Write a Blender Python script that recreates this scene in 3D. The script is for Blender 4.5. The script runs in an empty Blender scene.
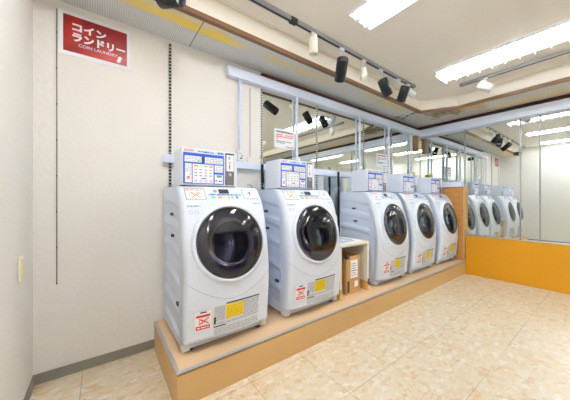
import bpy, bmesh, math, random
from mathutils import Vector, Matrix

random.seed(7)
SC = bpy.context.scene
COL = SC.collection
PI = math.pi

# ------------------------------------------------------------------ camera, world, exposure
cam_data = bpy.data.cameras.new('camera')
cam_data.sensor_fit = 'HORIZONTAL'
cam_data.sensor_width = 36.0
cam_data.lens = 249.4 / 570 * 36.0
cam_data.clip_start = 0.02
cam = bpy.data.objects.new('camera', cam_data)
cam.location = (0.314, -2.0475, 1.084)
cam.rotation_euler = (PI / 2, 0, -math.radians(36.6))
COL.objects.link(cam)
SC.camera = cam

world = bpy.data.worlds.new('world')
SC.world = world
world.use_nodes = True
wbg = world.node_tree.nodes['Background']
wbg.inputs[0].default_value = (0.72, 0.82, 0.95, 1)
wbg.inputs[1].default_value = 1.4

TUBE_POWER = 17.0
SC.view_settings.view_transform = 'Standard'
SC.view_settings.look = 'None'
SC.view_settings.gamma = 1.0
SC.view_settings.use_curve_mapping = False
SC.view_settings.exposure = 1.32
SC.cycles.max_bounces = 14
SC.cycles.diffuse_bounces = 6
SC.cycles.glossy_bounces = 8
SC.cycles.transparent_max_bounces = 12
SC.cycles.sample_clamp_indirect = 6.0

# ------------------------------------------------------------------ dimensions (metres)
L = 4.71          # room length along the washer wall
W = -5.2          # shop front wall
H = 2.47          # ceiling
ZS = 2.303        # soffit underside
FY = -0.385       # fascia over the washers
FX = 4.115        # fascia along the end wall
PZ = 0.19         # platform top
PX = 0.635        # platform left end
PD = -0.685       # platform front
OZ = 0.567        # orange panel top

# ------------------------------------------------------------------ materials
def lin(r, g, b):
    f = lambda c: (c / 255 / 12.92) if c / 255 <= 0.04045 else ((c / 255 + 0.055) / 1.055) ** 2.4
    return (f(r), f(g), f(b), 1)

def mat(name, rgb, rough=0.5, metal=0.0, bump=0.0, bscale=60, var=0.0, vscale=3.0, coat=0.0, stretch=None, spec=None):
    m = bpy.data.materials.new(name)
    m.use_nodes = True
    nt = m.node_tree
    b = nt.nodes['Principled BSDF']
    c = lin(*rgb)
    b.inputs['Base Color'].default_value = c
    b.inputs['Roughness'].default_value = rough
    b.inputs['Metallic'].default_value = metal
    if coat: b.inputs['Coat Weight'].default_value = coat
    if spec is not None: b.inputs['Specular IOR Level'].default_value = spec
    tc = nt.nodes.new('ShaderNodeTexCoord')
    src = tc.outputs['Object']
    if stretch:
        mp = nt.nodes.new('ShaderNodeMapping')
        mp.inputs['Scale'].default_value = stretch
        nt.links.new(src, mp.inputs[0]); src = mp.outputs[0]
    # a small variation so that nothing is dead flat
    n = nt.nodes.new('ShaderNodeTexNoise')
    n.inputs['Scale'].default_value = vscale
    n.inputs['Detail'].default_value = 5
    nt.links.new(src, n.inputs['Vector'])
    mx = nt.nodes.new('ShaderNodeMix'); mx.data_type = 'RGBA'
    v = max(var, 0.02)
    mx.inputs['A'].default_value = (c[0]*(1-v), c[1]*(1-v), c[2]*(1-v), 1)
    mx.inputs['B'].default_value = (min(1, c[0]*(1+v)), min(1, c[1]*(1+v)), min(1, c[2]*(1+v)), 1)
    nt.links.new(n.outputs['Fac'], mx.inputs['Factor'])
    nt.links.new(mx.outputs['Result'], b.inputs['Base Color'])
    if bump:
        n2 = nt.nodes.new('ShaderNodeTexNoise')
        n2.inputs['Scale'].default_value = bscale
        n2.inputs['Detail'].default_value = 6
        nt.links.new(src, n2.inputs['Vector'])
        bp = nt.nodes.new('ShaderNodeBump')
        bp.inputs['Strength'].default_value = bump
        bp.inputs['Distance'].default_value = 0.01
        nt.links.new(n2.outputs['Fac'], bp.inputs['Height'])
        nt.links.new(bp.outputs[0], b.inputs['Normal'])
    return m

def emit(name, rgb, s):
    m = bpy.data.materials.new(name); m.use_nodes = True
    b = m.node_tree.nodes['Principled BSDF']
    b.inputs['Base Color'].default_value = (0.9, 0.9, 0.9, 1)
    b.inputs['Emission Color'].default_value = (*rgb, 1)
    b.inputs['Emission Strength'].default_value = s
    return m

M = {}
M['wall'] = mat('wallpaper_cream', (234, 230, 225), 0.85, bump=0.35, bscale=38, var=0.03, vscale=2.2)
M['wall_left'] = mat('wallpaper_white', (230, 227, 222), 0.85, bump=0.25, bscale=40, var=0.025)
M['ceiling'] = mat('ceiling_board', (244, 239, 231), 0.9, bump=0.1, bscale=90, var=0.05, vscale=1.6)
M['fascia'] = mat('fascia_cream', (240, 233, 220), 0.85, var=0.04, vscale=2)
M['brown'] = mat('brown_trim_wood', (128, 92, 62), 0.5, var=0.15, vscale=9)
M['red_brown'] = mat('dark_red_brown_trim', (92, 42, 28), 0.4, var=0.1)
M['base'] = mat('grey_vinyl_skirting', (138, 134, 124), 0.6, var=0.12, vscale=12)
M['white'] = mat('white_enamel', (224, 230, 243), 0.28, spec=0.5)
M['white_side'] = mat('white_painted_steel', (212, 221, 240), 0.35)
M['white_plastic'] = mat('white_plastic', (228, 229, 232), 0.4)
M['trunk'] = mat('white_trunking', (222, 229, 248), 0.4)
M['cream_plastic'] = mat('cream_plastic', (240, 236, 220), 0.45)
M['yellow_cream'] = mat('aged_cream_plastic', (232, 215, 160), 0.45)
M['black'] = mat('black_satin', (26, 28, 34), 0.35)
M['rubber'] = mat('black_rubber', (22, 22, 24), 0.7)
M['dark_slot'] = mat('dark_slot', (52, 56, 62), 0.6)
M['grey'] = mat('grey_plastic', (150, 152, 160), 0.45)
M['rim'] = mat('door_rim_grey', (70, 70, 80), 0.3)
M['alu'] = mat('brushed_aluminium', (170, 172, 178), 0.35, metal=0.6)
M['edge_metal'] = mat('aluminium_edge', (188, 190, 196), 0.4, metal=0.3)
M['gunmetal'] = mat('coin_plate_grey', (140, 136, 138), 0.35, metal=0.5)
M['steel'] = mat('stainless_drum', (190, 192, 200), 0.35, metal=0.6)
M['gasket'] = mat('grey_door_gasket', (160, 156, 190), 0.5)
M['orange'] = mat('orange_panel_paint', (208, 144, 6), 0.42, var=0.03)
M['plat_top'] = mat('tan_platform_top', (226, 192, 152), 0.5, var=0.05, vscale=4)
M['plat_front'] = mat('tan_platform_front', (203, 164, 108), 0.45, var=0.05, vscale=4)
M['ply'] = mat('plywood_brown', (190, 134, 68), 0.55, var=0.28, vscale=7, stretch=(1, 1, 4))
M['old_wood'] = mat('weathered_brown_wood', (158, 118, 70), 0.7, var=0.35, vscale=9, stretch=(5, 1, 1))
M['raw_wood'] = mat('raw_wood_feet', (206, 160, 96), 0.6, var=0.15, vscale=14)
M['shelf_white'] = mat('ivory_shelf_board', (232, 228, 216), 0.5)
M['cardboard'] = mat('brown_cardboard', (196, 150, 92), 0.8, var=0.06, vscale=8)
M['paper'] = mat('white_paper', (240, 241, 246), 0.7)
M['paper_blue'] = mat('pale_blue_print', (160, 188, 226), 0.7)
M['blue'] = mat('blue_print', (40, 92, 200), 0.5)
M['red'] = mat('red_print', (222, 52, 40), 0.5)
M['orange_ink'] = mat('orange_print', (244, 158, 128), 0.5)
M['yellow'] = mat('yellow_label', (238, 206, 16), 0.5)
M['yellow_ink'] = mat('pale_yellow_print', (240, 220, 140), 0.5)
M['green_ink'] = mat('green_print', (120, 200, 150), 0.5)
M['ink'] = mat('grey_text_print', (158, 162, 174), 0.6)
M['ink_black'] = mat('black_print', (48, 50, 58), 0.6)
M['sticker'] = mat('sticker_pale_grey', (214, 217, 224), 0.5)
M['steel_tap'] = mat('chrome_tap', (200, 202, 206), 0.15, metal=1.0)
M['dark_wood'] = mat('dark_brown_shelf', (70, 52, 42), 0.5, var=0.2, vscale=6)
M['frame_dark'] = mat('dark_window_frame', (44, 46, 50), 0.4)
M['navy'] = mat('navy_cloth', (36, 52, 92), 0.8, var=0.2, vscale=20)
M['maroon'] = mat('maroon_cloth', (110, 40, 36), 0.8, var=0.2, vscale=20)
M['asphalt'] = mat('street_asphalt', (120, 120, 120), 0.9, var=0.1)
M['tube'] = emit('fluorescent_tube', (0.93, 0.97, 1.0), TUBE_POWER)
M['reflector'] = mat('white_reflector', (248, 248, 248), 0.4)

def mirror_mat():
    m = bpy.data.materials.new('mirror_silver'); m.use_nodes = True
    b = m.node_tree.nodes['Principled BSDF']
    b.inputs['Base Color'].default_value = (0.82, 0.865, 0.84, 1)
    b.inputs['Metallic'].default_value = 1.0
    b.inputs['Roughness'].default_value = 0.0
    return m
M['mirror'] = mirror_mat()

def glass_dark():
    m = bpy.data.materials.new('smoked_door_glass'); m.use_nodes = True
    nt = m.node_tree; nt.nodes.clear()
    o = nt.nodes.new('ShaderNodeOutputMaterial')
    t = nt.nodes.new('ShaderNodeBsdfTransparent'); t.inputs[0].default_value = (0.48, 0.47, 0.54, 1)
    g = nt.nodes.new('ShaderNodeBsdfGlossy'); g.inputs['Roughness'].default_value = 0.03
    f = nt.nodes.new('ShaderNodeFresnel'); f.inputs['IOR'].default_value = 1.8
    x = nt.nodes.new('ShaderNodeMixShader')
    nt.links.new(f.outputs[0], x.inputs[0]); nt.links.new(t.outputs[0], x.inputs[1]); nt.links.new(g.outputs[0], x.inputs[2])
    nt.links.new(x.outputs[0], o.inputs[0])
    return m
M['door_glass'] = glass_dark()

def glass_clear(name, col):
    m = bpy.data.materials.new(name); m.use_nodes = True
    nt = m.node_tree; nt.nodes.clear()
    o = nt.nodes.new('ShaderNodeOutputMaterial')
    t = nt.nodes.new('ShaderNodeBsdfTransparent'); t.inputs[0].default_value = col
    g = nt.nodes.new('ShaderNodeBsdfGlossy'); g.inputs['Roughness'].default_value = 0.02
    f = nt.nodes.new('ShaderNodeFresnel'); f.inputs['IOR'].default_value = 1.45
    x = nt.nodes.new('ShaderNodeMixShader')
    nt.links.new(f.outputs[0], x.inputs[0]); nt.links.new(t.outputs[0], x.inputs[1]); nt.links.new(g.outputs[0], x.inputs[2])
    nt.links.new(x.outputs[0], o.inputs[0])
    return m
M['bowl_glass'] = glass_clear('clear_bowl_glass', (0.85, 0.86, 0.9, 1))
M['shop_glass'] = glass_clear('shop_window_glass', (0.75, 0.86, 0.84, 1))

def floor_mat():
    m = bpy.data.materials.new('cream_marbled_vinyl_tiles'); m.use_nodes = True
    nt = m.node_tree; N = nt.nodes; K = nt.links
    b = N['Principled BSDF']; b.inputs['Roughness'].default_value = 0.34
    tc = N.new('ShaderNodeTexCoord')
    def chips(rot, scale, seed):
        mp = N.new('ShaderNodeMapping'); mp.inputs['Rotation'].default_value = (0, 0, rot)
        mp.inputs['Location'].default_value = (seed, seed * 1.7, 0)
        mp.inputs['Scale'].default_value = (1, 1.7, 1)
        K.new(tc.outputs['Object'], mp.inputs[0])
        nz = N.new('ShaderNodeTexNoise'); nz.inputs['Scale'].default_value = scale * 1.2; nz.inputs['Detail'].default_value = 3
        K.new(mp.outputs[0], nz.inputs['Vector'])
        mixv = N.new('ShaderNodeMix'); mixv.data_type = 'VECTOR'; mixv.inputs['Factor'].default_value = 0.06
        K.new(mp.outputs[0], mixv.inputs[4]); K.new(nz.outputs['Color'], mixv.inputs[5])
        v = N.new('ShaderNodeTexVoronoi'); v.inputs['Scale'].default_value = scale
        K.new(mixv.outputs[1], v.inputs['Vector'])
        s = N.new('ShaderNodeSeparateColor'); K.new(v.outputs['Color'], s.inputs[0])
        return s.outputs[0]
    r1 = N.new('ShaderNodeValToRGB'); e = r1.color_ramp.elements
    e[0].position = 0; e[0].color = lin(218, 199, 168)
    e[1].position = 1; e[1].color = lin(230, 219, 198)
    for p, c in ((0.16, (210, 172, 124)), (0.24, (222, 205, 178)), (0.55, (218, 200, 172)), (0.7, (228, 215, 192)), (0.86, (236, 231, 222)), (0.93, (214, 184, 140))):
        x = e.new(p); x.color = lin(*c)
    r1.color_ramp.interpolation = 'CONSTANT'
    K.new(chips(0.5, 24, 3.1), r1.inputs[0])
    r2 = N.new('ShaderNodeValToRGB'); e = r2.color_ramp.elements
    e[0].position = 0; e[0].color = lin(212, 178, 132)
    e[1].position = 1; e[1].color = lin(236, 228, 214)
    for p, c in ((0.2, (220, 203, 174)), (0.6, (226, 211, 186))):
        x = e.new(p); x.color = lin(*c)
    K.new(chips(1.9, 45, 8.3), r2.inputs[0])
    mx = N.new('ShaderNodeMix'); mx.data_type = 'RGBA'; mx.inputs['Factor'].default_value = 0.45
    K.new(r1.outputs[0], mx.inputs['A']); K.new(r2.outputs[0], mx.inputs['B'])
    # tile joints
    sx = N.new('ShaderNodeSeparateXYZ'); K.new(tc.outputs['Object'], sx.inputs[0])
    def joint(out, off, w):
        a = N.new('ShaderNodeMath'); a.operation = 'ADD'; a.inputs[1].default_value = off; K.new(out, a.inputs[0])
        d = N.new('ShaderNodeMath'); d.operation = 'DIVIDE'; d.inputs[1].default_value = 0.405; K.new(a.outputs[0], d.inputs[0])
        f = N.new('ShaderNodeMath'); f.operation = 'FRACT'; K.new(d.outputs[0], f.inputs[0])
        l = N.new('ShaderNodeMath'); l.operation = 'LESS_THAN'; l.inputs[1].default_value = w; K.new(f.outputs[0], l.inputs[0])
        return l.outputs[0]
    jx = joint(sx.outputs[0], -0.225 + 4.05, 0.009)
    jy0 = joint(sx.outputs[1], 0.74 + 8.1, 0.009)
    ly = N.new('ShaderNodeMath'); ly.operation = 'LESS_THAN'; ly.inputs[1].default_value = -0.5; K.new(sx.outputs[1], ly.inputs[0])
    my = N.new('ShaderNodeMath'); my.operation = 'MULTIPLY'; K.new(jy0, my.inputs[0]); K.new(ly.outputs[0], my.inputs[1]); jy = my.outputs[0]
    mxj = N.new('ShaderNodeMath'); mxj.operation = 'MAXIMUM'; K.new(jx, mxj.inputs[0]); K.new(jy, mxj.inputs[1])
    nz = N.new('ShaderNodeTexNoise'); nz.inputs['Scale'].default_value = 1.7; K.new(tc.outputs['Object'], nz.inputs['Vector'])
    rr = N.new('ShaderNodeMapRange'); rr.inputs[1].default_value = 0.38; rr.inputs[2].default_value = 0.62; rr.inputs[3].default_value = 0.25; rr.inputs[4].default_value = 0.85
    K.new(nz.outputs['Fac'], rr.inputs[0])
    jm = N.new('ShaderNodeMath'); jm.operation = 'MULTIPLY'; K.new(mxj.outputs[0], jm.inputs[0]); K.new(rr.outputs[0], jm.inputs[1])
    m2 = N.new('ShaderNodeMix'); m2.data_type = 'RGBA'; K.new(jm.outputs[0], m2.inputs['Factor'])
    K.new(mx.outputs['Result'], m2.inputs['A']); m2.inputs['B'].default_value = lin(140, 116, 84)
    K.new(m2.outputs['Result'], b.inputs['Base Color'])
    return m
M['floor'] = floor_mat()

def soffit_mat():
    """Grey finely ribbed acoustic board with yellow water stains; brown rot near the end wall."""
    m = bpy.data.materials.new('ribbed_grey_soffit_board'); m.use_nodes = True
    nt = m.node_tree; N = nt.nodes; K = nt.links
    b = N['Principled BSDF']; b.inputs['Roughness'].default_value = 0.85
    tc = N.new('ShaderNodeTexCoord'); sx = N.new('ShaderNodeSeparateXYZ'); K.new(tc.outputs['Object'], sx.inputs[0])
    X, Y = sx.outputs[0], sx.outputs[1]
    def mth(op, a, bb=None):
        n = N.new('ShaderNodeMath'); n.operation = op
        for i, v in enumerate((a, bb)):
            if v is None: continue
            if isinstance(v, (int, float)): n.inputs[i].default_value = v
            else: K.new(v, n.inputs[i])
        return n.outputs[0]
    def band(c, centre, half, soft):     # 1 inside |c-centre|<half fading over soft
        d = mth('ABSOLUTE', mth('SUBTRACT', c, centre))
        r = N.new('ShaderNodeMapRange'); r.interpolation_type = 'SMOOTHSTEP'
        r.inputs[1].default_value = half; r.inputs[2].default_value = half + soft; r.inputs[3].default_value = 1; r.inputs[4].default_value = 0
        K.new(d, r.inputs[0]); return r.outputs[0]
    def noise(s, lo, hi):
        n = N.new('ShaderNodeTexNoise'); n.inputs['Scale'].default_value = s; n.inputs['Detail'].default_value = 4
        K.new(tc.outputs['Object'], n.inputs['Vector'])
        r = N.new('ShaderNodeMapRange'); r.inputs[1].default_value = lo; r.inputs[2].default_value = hi; K.new(n.outputs['Fac'], r.inputs[0]); return r.outputs[0]
    ribs = mth('MULTIPLY', mth('LESS_THAN', mth('FRACT', mth('MULTIPLY', X, 80.0)), 0.45), mth('LESS_THAN', mth('FRACT', mth('MULTIPLY', Y, 60.0)), 0.75))
    base = N.new('ShaderNodeMix'); base.data_type = 'RGBA'; K.new(mth('MULTIPLY', ribs, 0.6), base.inputs['Factor'])
    base.inputs['A'].default_value = lin(216, 218, 218); base.inputs['B'].default_value = lin(164, 166, 166)
    def over(prev, fac, col):
        n = N.new('ShaderNodeMix'); n.data_type = 'RGBA'; K.new(fac, n.inputs['Factor']); K.new(prev, n.inputs['A']); n.inputs['B'].default_value = col
        return n.outputs['Result']
    c = base.outputs['Result']
    pale = mth('MULTIPLY', band(Y, -0.30, 0.05, 0.06), band(X, 0.45, 0.45, 0.3))
    c = over(c, mth('MULTIPLY', pale, 0.45), lin(226, 196, 110))
    for xc, hw, yc, hy, s in ((0.55, 0.5, -0.262, 0.022, 0.8), (1.0, 0.18, -0.25, 0.02, 0.6), (1.85, 0.36, -0.25, 0.03, 0.45), (3.2, 0.40, -0.29, 0.035, 0.45)):
        f = mth('MULTIPLY', mth('MULTIPLY', band(X, xc, hw, 0.15), band(Y, yc, hy, 0.04)), s)
        c = over(c, mth('MULTIPLY', f, noise(6, 0.25, 0.55)), lin(232, 204, 84))
    # board joints
    for xs in (0.885, 3.1):
        c = over(c, band(X, xs, 0.002, 0.002), lin(120, 112, 92))
    # water damage over the end wall corner
    rag = noise(7, 0.3, 0.7)
    Xr = mth('ADD', X, mth('MULTIPLY', mth('SUBTRACT', rag, 0.5), 0.22))
    Yr = mth('ADD', Y, mth('MULTIPLY', mth('SUBTRACT', noise(11, 0.3, 0.7), 0.5), 0.14))
    # bare mottled patch in the far corner, its black ragged edge and the rotten brown patch
    c = over(c, mth('MULTIPLY', mth('MULTIPLY', band(Xr, 4.25, 0.42, 0.02), band(Y, -0.35, 0.62, 0.05)), mth('ADD', mth('MULTIPLY', noise(16, 0.35, 0.65), 0.3), 0.3)), lin(170, 160, 146))
    c = over(c, mth('MULTIPLY', mth('MULTIPLY', band(Xr, 3.90, 0.022, 0.012), band(Y, -0.26, 0.16, 0.05)), 0.9), lin(52, 46, 40))
    c = over(c, mth('MULTIPLY', mth('MULTIPLY', band(Xr, 4.19, 0.12, 0.05), band(Yr, -0.58, 0.17, 0.06)), mth('ADD', mth('MULTIPLY', noise(22, 0.4, 0.6), 0.45), 0.5)), lin(120, 86, 34))
    c = over(c, mth('MULTIPLY', mth('MULTIPLY', band(Xr, 4.22, 0.10, 0.06), band(Yr, -0.86, 0.10, 0.06)), 0.75), lin(196, 160, 104))
    warm_light = mth('MULTIPLY', band(X, 4.47, 0.09, 0.05), band(Y, -1.9, 0.8, 0.2))  # strip of warm light beside the end wall trim, painted into the board colour
    c = over(c, mth('MULTIPLY', warm_light, 0.6), lin(226, 204, 140))
    K.new(c, b.inputs['Base Color'])
    bp = N.new('ShaderNodeBump'); bp.inputs['Strength'].default_value = 0.3; bp.inputs['Distance'].default_value = 0.003
    K.new(ribs, bp.inputs['Height']); K.new(bp.outputs[0], b.inputs['Normal'])
    return m
M['soffit'] = soffit_mat()

def slotted_mat(name, base, slot, pitch, frac):
    m = bpy.data.materials.new(name); m.use_nodes = True
    nt = m.node_tree; N = nt.nodes; K = nt.links
    b = N['Principled BSDF']; b.inputs['Roughness'].default_value = 0.4; b.inputs['Metallic'].default_value = 0.3
    tc = N.new('ShaderNodeTexCoord'); sx = N.new('ShaderNodeSeparateXYZ'); K.new(tc.outputs['Object'], sx.inputs[0])
    d = N.new('ShaderNodeMath'); d.operation = 'DIVIDE'; d.inputs[1].default_value = pitch; K.new(sx.outputs[2], d.inputs[0])
    f = N.new('ShaderNodeMath'); f.operation = 'FRACT'; K.new(d.outputs[0], f.inputs[0])
    l = N.new('ShaderNodeMath'); l.operation = 'LESS_THAN'; l.inputs[1].default_value = frac; K.new(f.outputs[0], l.inputs[0])
    mx = N.new('ShaderNodeMix'); mx.data_type = 'RGBA'; K.new(l.outputs[0], mx.inputs['Factor'])
    mx.inputs['A'].default_value = lin(*base); mx.inputs['B'].default_value = lin(*slot)
    K.new(mx.outputs['Result'], b.inputs['Base Color'])
    return m
M['slotted'] = slotted_mat('slotted_steel', (205, 207, 208), (48, 50, 54), 0.025, 0.5)
M['slotted_dark'] = slotted_mat('slotted_steel_dark', (176, 172, 164), (46, 46, 46), 0.025, 0.6)
M['joint_strip'] = slotted_mat('grey_joint_strip', (128, 126, 122), (30, 30, 30), 0.218, 0.05)

# ------------------------------------------------------------------ mesh helpers
class MB:
    def __init__(s):
        s.bm = bmesh.new(); s.mats = []
    def mi(s, m):
        if m is None: m = 'white'
        if m not in s.mats: s.mats.append(m)
        return s.mats.index(m)
    def box(s, x0, x1, y0, y1, z0, z1, m=None, bevel=0.0, seg=2):
        i = s.mi(m)
        x0, x1 = sorted((x0, x1)); y0, y1 = sorted((y0, y1)); z0, z1 = sorted((z0, z1))
        v = [s.bm.verts.new(p) for p in ((x0,y0,z0),(x1,y0,z0),(x1,y1,z0),(x0,y1,z0),(x0,y0,z1),(x1,y0,z1),(x1,y1,z1),(x0,y1,z1))]
        fs = [s.bm.faces.new([v[k] for k in q]) for q in ((0,3,2,1),(4,5,6,7),(0,1,5,4),(1,2,6,5),(2,3,7,6),(3,0,4,7))]
        for f in fs: f.material_index = i
        if bevel:
            es = list({e for f in fs for e in f.edges})
            r = bmesh.ops.bevel(s.bm, geom=es, offset=bevel, segments=seg, affect='EDGES', profile=0.5)
            for f in r['faces']: f.material_index = i; f.smooth = True
        return s
    def lathe(s, origin, axis, prof, m=None, seg=32, smooth=True, cap=False):
        """prof: list of (radius, distance along axis)"""
        i = s.mi(m)
        q = Vector((0, 0, 1)).rotation_difference(Vector(axis).normalized())
        o = Vector(origin); rings = []
        for r, d in prof:
            if r <= 1e-6:
                rings.append([s.bm.verts.new(o + q @ Vector((0, 0, d)))])
            else:
                rings.append([s.bm.verts.new(o + q @ Vector((r*math.cos(2*PI*k/seg), r*math.sin(2*PI*k/seg), d))) for k in range(seg)])
        for a, b in zip(rings, rings[1:]):
            for k in range(seg):
                k2 = (k + 1) % seg
                if len(a) == 1 and len(b) == 1: continue
                if len(a) == 1: vs = [a[0], b[k2], b[k]]
                elif len(b) == 1: vs = [a[k], a[k2], b[0]]
                else: vs = [a[k], a[k2], b[k2], b[k]]
                f = s.bm.faces.new(vs); f.material_index = i; f.smooth = smooth
        return s
    def cyl(s, p0, p1, r, m=None, seg=20, r2=None):
        p0, p1 = Vector(p0), Vector(p1); d = (p1 - p0).length
        r2 = r if r2 is None else r2
        return s.lathe(p0, p1 - p0, [(0, 0), (r*0.93, 0), (r, min(0.003, d*.2)), (r2, d - min(0.003, d*.2)), (r2*0.93, d), (0, d)], m, seg)
    def tube(s, pts, r, m=None, seg=10):
        i = s.mi(m); pts = [Vector(p) for p in pts]; rings = []
        up = Vector((0, 0, 1))
        for k, p in enumerate(pts):
            t = (pts[min(k+1, len(pts)-1)] - pts[max(k-1, 0)]).normalized()
            a = t.cross(up)
            if a.length < 1e-3: a = t.cross(Vector((0, 1, 0)))
            a.normalize(); b = t.cross(a)
            rings.append([s.bm.verts.new(p + r*(a*math.cos(2*PI*j/seg) + b*math.sin(2*PI*j/seg))) for j in range(seg)])
        for a, b in zip(rings, rings[1:]):
            for j in range(seg):
                f = s.bm.faces.new([a[j], a[(j+1)%seg], b[(j+1)%seg], b[j]]); f.material_index = i; f.smooth = True
        for rg in (rings[0], rings[-1]):
            try:
                f = s.bm.faces.new(rg); f.material_index = i
            except ValueError: pass
        return s
    def poly(s, pts, m=None, thick=None):
        i = s.mi(m)
        vs = [s.bm.verts.new(p) for p in pts]
        f = s.bm.faces.new(vs); f.material_index = i
        if thick:
            r = bmesh.ops.extrude_face_region(s.bm, geom=[f])
            nv = [e for e in r['geom'] if isinstance(e, bmesh.types.BMVert)]
            bmesh.ops.translate(s.bm, verts=nv, vec=thick)
            for g in s.bm.faces:
                if any(v in nv for v in g.verts): g.material_index = i
        return s
    def grid(s, fn, nu, nv, m=None, smooth=True, keep=None):
        """fn(u,v) with u,v in 0..1"""
        i = s.mi(m)
        vs = [[s.bm.verts.new(fn(a/nu, b/nv)) for a in range(nu+1)] for b in range(nv+1)]
        for b in range(nv):
            for a in range(nu):
                if keep and not keep((a+.5)/nu, (b+.5)/nv): continue
                f = s.bm.faces.new([vs[b][a], vs[b][a+1], vs[b+1][a+1], vs[b+1][a]]); f.material_index = i; f.smooth = smooth
        loose = [v for row in vs for v in row if not v.link_faces]
        if loose: bmesh.ops.delete(s.bm, geom=loose, context='VERTS')
        return s
    def text(s, body, size, fn, m=None, offset=0.0, extrude=0.0, shear=0.0, align='LEFT', spacing=1.0, fit=None):
        """text laid out in a u,v plane and mapped by fn(u, v, w); fit = (width, height) stretches it"""
        i = s.mi(m)
        c = bpy.data.curves.new('t', 'FONT'); c.body = body; c.size = size; c.offset = offset
        c.extrude = extrude; c.shear = shear; c.align_x = align; c.space_character = spacing; c.resolution_u = 3
        o = bpy.data.objects.new('t', c); COL.objects.link(o)
        bpy.context.view_layer.update()
        me = bpy.data.meshes.new_from_object(o.evaluated_get(bpy.context.evaluated_depsgraph_get()))
        bpy.data.objects.remove(o); bpy.data.curves.remove(c)
        if len(me.vertices) == 0: return s
        xs = [v.co.x for v in me.vertices]; ys = [v.co.y for v in me.vertices]
        if fit:
            x0, x1, y0, y1 = min(xs), max(xs), min(ys), max(ys)
            conv = lambda v: ((v.x - x0) / (x1 - x0) * fit[0], (v.y - y0) / (y1 - y0) * fit[1], v.z)
        else:
            conv = lambda v: (v.x, v.y, v.z)
        nv = [s.bm.verts.new(fn(*conv(v.co))) for v in me.vertices]
        for p in me.polygons:
            try:
                f = s.bm.faces.new([nv[k] for k in p.vertices]); f.material_index = i
            except ValueError: pass
        bpy.data.meshes.remove(me)
        return s
    def build(s, name, m=None, parent=None, label=None, recalc=True):
        if recalc: bmesh.ops.recalc_face_normals(s.bm, faces=s.bm.faces)
        me = bpy.data.meshes.new(name); s.bm.to_mesh(me); s.bm.free()
        for k in (s.mats or [m]):
            me.materials.append(M[m] if (k == 'white' and m) else M[k])
        o = bpy.data.objects.new(name, me); COL.objects.link(o)
        if parent: o.parent = parent
        if label: o['label'] = label
        return o

def tag(o, label, cat, group=None, kind=None):
    o['label'] = label; o['category'] = cat
    if group: o['group'] = group
    if kind: o['kind'] = kind
    return o
def thing(name, label, cat, loc, rz=0.0, group=None):
    o = bpy.data.objects.new(name, None); o.empty_display_size = 0.1
    o.location = loc; o.rotation_euler = (0, 0, rz); COL.objects.link(o)
    return tag(o, label, cat, group)
def struct(name, mb, m=None):
    o = mb.build(name, m); o['kind'] = 'structure'; return o
def copy_tree(o, parent=None):
    c = o.copy(); COL.objects.link(c)
    if parent: c.parent = parent
    for ch in [q for q in list(COL.objects) if q.parent == o]:
        copy_tree(ch, c)
    return c

# ------------------------------------------------------------------ the room
struct('floor', MB().box(-0.1, L+0.1, W-0.1, 0.1, -0.08, 0), 'floor')
struct('ceiling', MB().box(-0.1, L+0.1, W-0.1, 0.1, H, H+0.1), 'ceiling')
struct('wall_back', MB().box(-0.1, L+0.1, 0, 0.1, 0, H), 'wall')
struct('wall_left', MB().box(-0.1, 0, W-0.1, 0, 0, H), 'wall_left')
struct('wall_right', MB().box(L, L+0.1, W-0.1, 0, 0, H), 'wall')
# shop front: opening X 1.15..3.9, Z 0..2.1
mb = MB()
mb.box(-0.1, 1.15, W-0.1, W, 0, H); mb.box(3.9, L+0.1, W-0.1, W, 0, H); mb.box(1.15, 3.9, W-0.1, W, 2.1, H)
struct('wall_front', mb, 'wall_left')
mb = MB(); mb.box(1.0, 2.5, -2.85, -2.62, 0, H)
struct('wall_partition', mb, 'wall')
struct('ground', MB().box(-4, 9, W-6, W-0.1, -0.1, -0.02), 'asphalt')

# soffit along the back wall and the end wall, with a chamfered corner
pts = [(0.0, 0.0), (0.0, FY), (3.90, FY), (FX, -0.76), (FX, W), (L, W), (L, 0.0)]
mb = MB(); mb.poly([(x, y, ZS) for x, y in pts], None, Vector((0, 0, 0.03)))
struct('trim_soffit', mb, 'soffit')
edge = pts[1:5]
mb = MB(); mt = MB()
def strip(m_, a, b, z0, z1, off, th):
    d = Vector((b[0]-a[0], b[1]-a[1], 0)).normalized(); n = Vector((d.y, -d.x, 0))
    p = [Vector((a[0], a[1], 0)) + n*off, Vector((b[0], b[1], 0)) + n*off]
    q = [p[0] + n*th, p[1] + n*th]
    vs = [m_.bm.verts.new((v.x, v.y, z)) for z in (z0, z1) for v in (p[0], p[1], q[1], q[0])]
    i = m_.mi(None)
    for f in ((0,1,2,3),(7,6,5,4),(0,4,5,1),(1,5,6,2),(2,6,7,3),(3,7,4,0)):
        m_.bm.faces.new([vs[k] for k in f]).material_index = i
for a, b in zip(edge, edge[1:]):
    strip(mb, a, b, ZS-0.0, H, -0.02, 0.02)
    strip(mt, a, b, ZS-0.012, ZS+0.022, -0.02, 0.032)
struct('trim_fascia', mb, 'fascia')
struct('trim_fascia_edge', mt, 'brown')
struct('baseboard_back', MB().box(0, PX, -0.008, 0, 0, 0.06), 'base')
struct('baseboard_left', MB().box(0, 0.008, W, 0, 0, 0.06), 'base')
# brown moulding over the mirrors
struct('trim_mirror_back', MB().box(1.545, L-0.075, -0.03, 0, 2.262, 2.284), 'red_brown')
struct('trim_mirror_right', MB().box(L-0.075, L, W, 0.0, 2.280, ZS), 'red_brown')
# slight crack line round the ceiling
struct('trim_ceiling_cove', MB().box(0, 3.9, FY-0.012, FY, H-0.012, H), 'fascia')

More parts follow.
